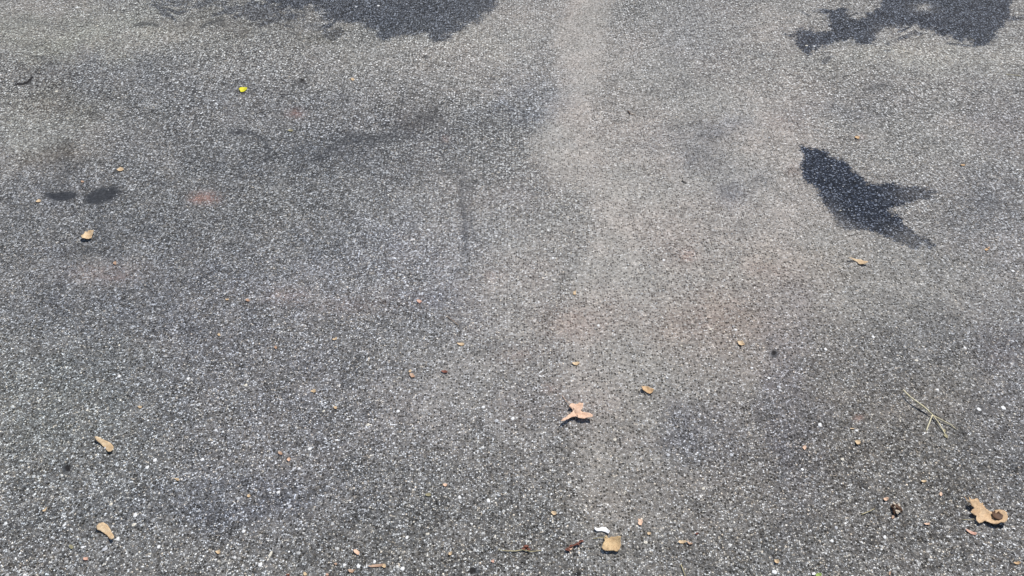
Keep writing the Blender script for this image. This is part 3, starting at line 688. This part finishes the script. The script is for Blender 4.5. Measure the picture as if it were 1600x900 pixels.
# ------------------------------------------------------------------ crumbs of leaf, each its own
CR = 'tiny leaf crumbs scattered over the asphalt'
crumbs = [  # x, y, w, h, angle, material, name, label
 (188.5,265,11,7,-12,PALE,'cream leaf crumb just above and right of the dark oval smudges'),
 (60.5,314,8,5,-25,PALE,'small cream leaf crumb at the left end of the dark oval smudges'),
 (129,284,6,4,10,ORANGE,'minute brown leaf crumb above the two dark oval smudges'),
 (454,204,9,6,0,OLIVE,'small yellowish crumb below the upper pink smudge'),
 (551,124,6,5,20,PALE,'small cream crumb high up, below the large wet patch'),
 (179.5,411,6,7,0,ORANGE,'small orange crumb right above the faint pinkish smear at left'),
 (387,469,8,6,20,ORANGE,'orange crumb at the left of the pinkish smear, left of centre'),
 (355,468,6,3,0,PALE,'cream crumb paired with an orange crumb, left of centre'),
 (342,523,5,5,30,PALE,'pale crumb below the cream and orange pair'),
 (655.5,471,11,6,15,PINK,'pink crumb near the middle, above the faint dark twig'),
 (720,538,13,6,10,PALE,'flat cream crumb below the faint dark twig'),
 (694.5,581,15,6,8,RUST,'rusty red bud husk, redder than all crumbs around it'),
 (644,587,11,8,20,ORANGE,'orange crumb left of the rusty red husk'),
 (641,580,5,5,0,PALE,'cream crumb touching the orange crumb left of the rusty husk'),
 (898,458,6,8,10,PALE,'pale crumb above the maple leaf, on the dusty strip'),
 (900,568,13,6,5,PALE,'curved cream crumb right above the maple leaf stem'),
 (1158,537,13,8,15,PALE,'cream leaf crumb right of centre beside a dark spot'),
 (524,530,8,5,-10,PALE,'pale crumb left of the cream crumb under the twig'),
 (431,543,7,6,30,ORANGE,'faint orange crumb left of centre'),
 (490,611,9,6,0,PALE,'pale yellow crumb left of the orange crumb and rusty husk'),
 (219,636,8,4,0,PALE,'pale crumb above the upper maple seed, alone at left'),
 (524,637,6,5,0,PALE,'tiny pale crumb below the yellowish crumb'),
 (438,708,9,6,25,ORANGE,'orange crumb, the left one of a pair at lower left'),
 (451.5,718,9,10,-25,PEACH,'peach triangular crumb, the right one of a pair at lower left'),
 (277,749,9,5,20,PALE,'cream crumb to the right of the black tar spot'),
 (389,775,6,6,0,PALE,'yellowish crumb in the bluish dark patch at lower left'),
 (111,855,8,8,10,OLIVE,'olive leaf flake left below the lower maple seed'),
 (135,873,10,7,-20,PINK,'pinkish flake below the lower maple seed'),
 (341,863,9,8,30,PALE,'pale yellow curled crumb near the bottom, left'),
 (70,797,11,3,-45,PALE,'thin tan strand crumb left of the lower maple seed'),
 (557.5,863,14,10,35,PEACH,'bright peach crumb near the bottom, left of centre'),
 (549,892,14,7,-5,ORANGE,'orange shred at the bottom edge, below the bright peach crumb'),
 (588,884,28,5,-5,ORANGE,'long thin orange shred near the bottom edge'),
 (600,884,8,7,30,PALE,'cream crumb at the end of the long orange shred'),
 (450,898,9,4,0,RUST,'rusty crumb cut by the bottom edge'),
 (477,897,6,7,0,PALE,'pale yellow crumb cut by the bottom edge'),
 (511,898,6,5,0,PINK,'pink crumb cut by the bottom edge'),
 (525,881,6,5,0,ORANGE,'small orange crumb above the pink crumb at the bottom edge'),
 (696,758,8,7,0,PEACH,'faint peach crumb below centre'),
 (669,773,9,6,0,OLIVE,'dull olive crumb left of the faint peach crumb'),
 (770,877,6,6,0,PINK,'round pink crumb below the twig with the rusty bud'),
 (704,865,8,6,-30,PALE,'pale yellowish crumb left of the twig with the rusty bud'),
 (865,802,9,7,20,PALE,'pale yellow crumb above the knobbly red-brown twig'),
 (1000,816,9,14,-8,PEACH,'upright orange-brown flake right above the squarish tan leaf'),
 (1014,834,7,5,0,PALE,'little yellow crumb right below the upright flake'),
 (1066,847,13,6,0,PALE,'cream half of a cream and red pair of shreds near the bottom'),
 (1077,849,12,5,25,ORANGE,'red-orange half of a cream and red pair of shreds near the bottom'),
 (1089,834,7,4,0,RUST,'tiny dark red crumb above the cream and red pair of shreds'),
 (1257,700,7,9,0,PEACH,'smooth round peach flake in the bluish patch at lower right'),
 (1339.5,692,11,9,35,PALE,'star-shaped cream crumb left of the forked grass stalk'),
 (1443,752,9,5,5,PALE,'cream crumb above the oak leaf, the left one'),
 (1470,772,5,8,0,PEACH,'peach crumb between the seed pod and the oak leaf'),
 (1384,780,9,7,-30,PEACH,'peach flake just above the mottled seed pod'),
 (1448,819,11,4,8,PEACH,'thin peach crumb left below the oak leaf'),
 (1395,808,5,8,0,ORANGE,'orange shred under the mottled seed pod'),
 (1478,681,9,6,50,OLIVE,'yellow-green husk at the lower tip of the forked grass stalk'),
 (1331,670,8,3,0,PALE,'thin pale crumb above the star-shaped cream crumb'),
 (1589,880,15,5,0,TAN,'tan shred in the bottom right corner'),
 (1541,390,8,5,0,TAN,'small tan crumb right of the bird-shaped stain'),
 (1504,258,9,4,0,TAN,'small dull tan crumb up and right of the bird-shaped stain'),
 (1545,387,4,4,0,ORANGE,'minute orange crumb right of the bird-shaped stain, near the edge'),
 (1339,215,9,6,0,TAN,'yellowish faint crumb above the bird-shaped stain'),
 (1390,896,4,9,0,ORANGE,'thin upright orange shred at the bottom edge, lower right'),
 (1213,878,10,7,10,PALE,'pale stone-like flake at the bottom, left of the green sprout'),
]
for i, (x, y, w_, h_, a, mt, lab) in enumerate(crumbs):
    one_blade('leaf_crumb', rough_outline(x, y, w_ * (.92 if mt in (PALE, OLIVE) else .80), h_ * (.86 if mt in (PALE, OLIVE) else .76), a, 100 + i), mt(), lab, 'leaf crumb', CR,
              lift=.0015, curl=min(.003, .0003 * w_), axis=(1, .5), seed=100 + i, jag=.2)

# ------------------------------------------------------------------ bright stone chips
PB = 'bright stone chips bedded in the asphalt'
chips = [(113,346,5,4),(88,143,5,4),(1201,591,6,5),(1217,605,7,5),(1365,526,6,5),(1290,546,6,5),(1281,664,7,6),(1530,640,8,6),
 (1568,638,9,7),(1492,719,6,4),(1253,734,6,5),(1316,718,6,5),(1210,895,10,6),(1382,840,5,5),(1306,825,5,5),(484,702,7,5),(435,770,6,4),
 (718,777,6,5),(763,782,7,6),(423,867,5,10),(407,883,8,6),(538,883,7,5),(560,885,7,6),(585,878,6,6),(629,889,8,6),(668,834,7,4),
 (636,840,6,5),(961,686,6,5),(1044,710,6,5),(1143,710,6,5),(1009,847,7,5),(1099,763,6,4),(242,719,7,6),(230,730,7,5),(316,718,7,6),
 (173,787,6,5),(211,805,7,6),(209,820,7,5),(184,842,6,5),(129,855,7,4),(164,858,9,5),(381,831,7,5),(248,855,6,5),(100,820,5,5),
 (186,588,6,5),(294,592,6,5),(384,602,6,5),(506,643,5,4),(622,643,6,4),(575,664,6,5),(755,636,6,4),(801,654,6,5),(776,657,6,5),
 (935,509,5,4),(1149,516,6,4),(1110,515,5,4),(1432,563,6,4),(1508,543,5,4),(1338,673,6,4),(1465,609,6,4),(120,12,5,4),(157,170,5,3),
 (591,9,5,4),(556,11,5,3),(1260,72,5,3),(1272,73,5,3),(1378,150,5,3),(864,403,5,4),(1037,407,5,4),(928,328,5,3),(1583,423,6,4),(1300,846,6,5)]
whites = [stone_mat('white_stone', (.80, .80, .79)), stone_mat('cream_stone', (.76, .71, .60)), stone_mat('grey_stone', (.55, .56, .58))]
protos = []
for q in range(6):
    me = lump_mesh('stone_chip', 1, 1, .55, 200 + q, sub=1 if q % 2 else 2, rough=.42, z=.12); me.materials.append(whites[(0, 0, 1, 0, 2, 0)[q]]); protos.append(me)
rc = random.Random(5)
CHIPLAB = {(113,346):'white stone chip up and left of the chunky pale leaf crumb at left',
 (88,143):'white stone chip at far left, below the dark curved crack mark',
 (1201,591):'bright stone chip below the small dark round spot, the upper of a pair',
 (1217,605):'bright stone chip below the small dark round spot, the lower of a pair',
 (1530,640):'bright stone chip right of the forked grass stalk, the left of two',
 (1568,638):'bright stone chip right of the forked grass stalk, the right of two',
 (1253,734):'white stone chip below the smooth round peach flake at lower right',
 (763,782):'bright white triangular stone chip alone below the middle of the picture',
 (718,777):'white stone chip a little left of the triangular white chip',
 (423,867):'tall narrow white stone chip near the bottom edge, left of centre',
 (407,883):'white stone chip just below left of the tall narrow chip',
 (1210,895):'large white stone chip at the bottom edge left of the green sprout',
 (1009,847):'white stone chip between the squarish tan leaf and the cream and red shreds',
 (484,702):'white stone chip up and right of the pair of peach and orange crumbs',
 (755,636):'white stone chip left of the maple leaf, alone on the grey',
 (242,719):'bright stone chip right of the upper maple seed',
 (184,842):'white stone chip touching the orange tip of the lower maple seed',
 (1149,516):'white stone chip just above the cream crumb beside the dark spot',
 (961,686):'white stone chip down and right of the maple leaf',
 (1260,72):'bright stone chip inside the left end of the far right wet patch, left of two',
 (1272,73):'bright stone chip inside the left end of the far right wet patch, right of two'}
for i, (x, y, w_, h_) in enumerate(chips):
    s = scale_at(x, y); o = bpy.data.objects.new('stone_chip', protos[rc.randrange(6)])
    S.collection.objects.link(o); o.location = base_at(x, y); o.location.z -= .0004
    o.rotation_euler = (0, 0, rc.uniform(-.5, .5)); o.scale = (s * w_ * .46, s * h_ * .62, s * h_ * .35)
    props(o, CHIPLAB.get((x, y), 'small bright stone chip bedded in the grey asphalt'), 'stone chip', PB)

# ------------------------------------------------------------------ loose grit: nobody could count it
def build_grit():
    rnd = random.Random(11); V = []; Fa = []; mi = []
    base = bmesh.new(); bmesh.ops.create_icosphere(base, subdivisions=1, radius=1)
    bv = [v.co.copy() for v in base.verts]; bf = [[v.index for v in f.verts] for f in base.faces]; base.free()
    N = 6500
    for _ in range(N):
        y = .6 + (rnd.random() ** 1.25) * 3.4
        x = rnd.uniform(-1, 1) * (1.15 + (y - .7) * .5)
        s = rnd.choice((.0008, .0011, .0014, .0018)) * rnd.uniform(.8, 1.25)
        if rnd.random() < .03: s *= 1.5
        z = float(relief(x, y)); a = rnd.uniform(0, 6.28); ca, sa = math.cos(a), math.sin(a); ex = rnd.uniform(1, 1.7)
        o = len(V); k = rnd.random()
        for c in bv:
            j = 1 + rnd.uniform(-.28, .28); X, Y, Z = c.x * s * ex * j, c.y * s * j, c.z * s * .6 * j
            V.append((x + X * ca - Y * sa, y + X * sa + Y * ca, z + Z + s * .35))
        m_ = 0 if k < .48 else 1 if k < .60 else 2 if k < .80 else 3
        for f in bf: Fa.append([o + i for i in f]); mi.append(m_)
    me = bpy.data.meshes.new('grit'); me.from_pydata(V, [], Fa)
    for m_ in (whites[0], whites[1], whites[2], stone_mat('dark_stone', (.12, .12, .13))): me.materials.append(m_)
    me.polygons.foreach_set('material_index', mi)
    o = bpy.data.objects.new('grit', me); S.collection.objects.link(o)
    props(o, 'fine loose grey and white grit strewn all over the asphalt', 'grit'); o['kind'] = 'stuff'
build_grit()
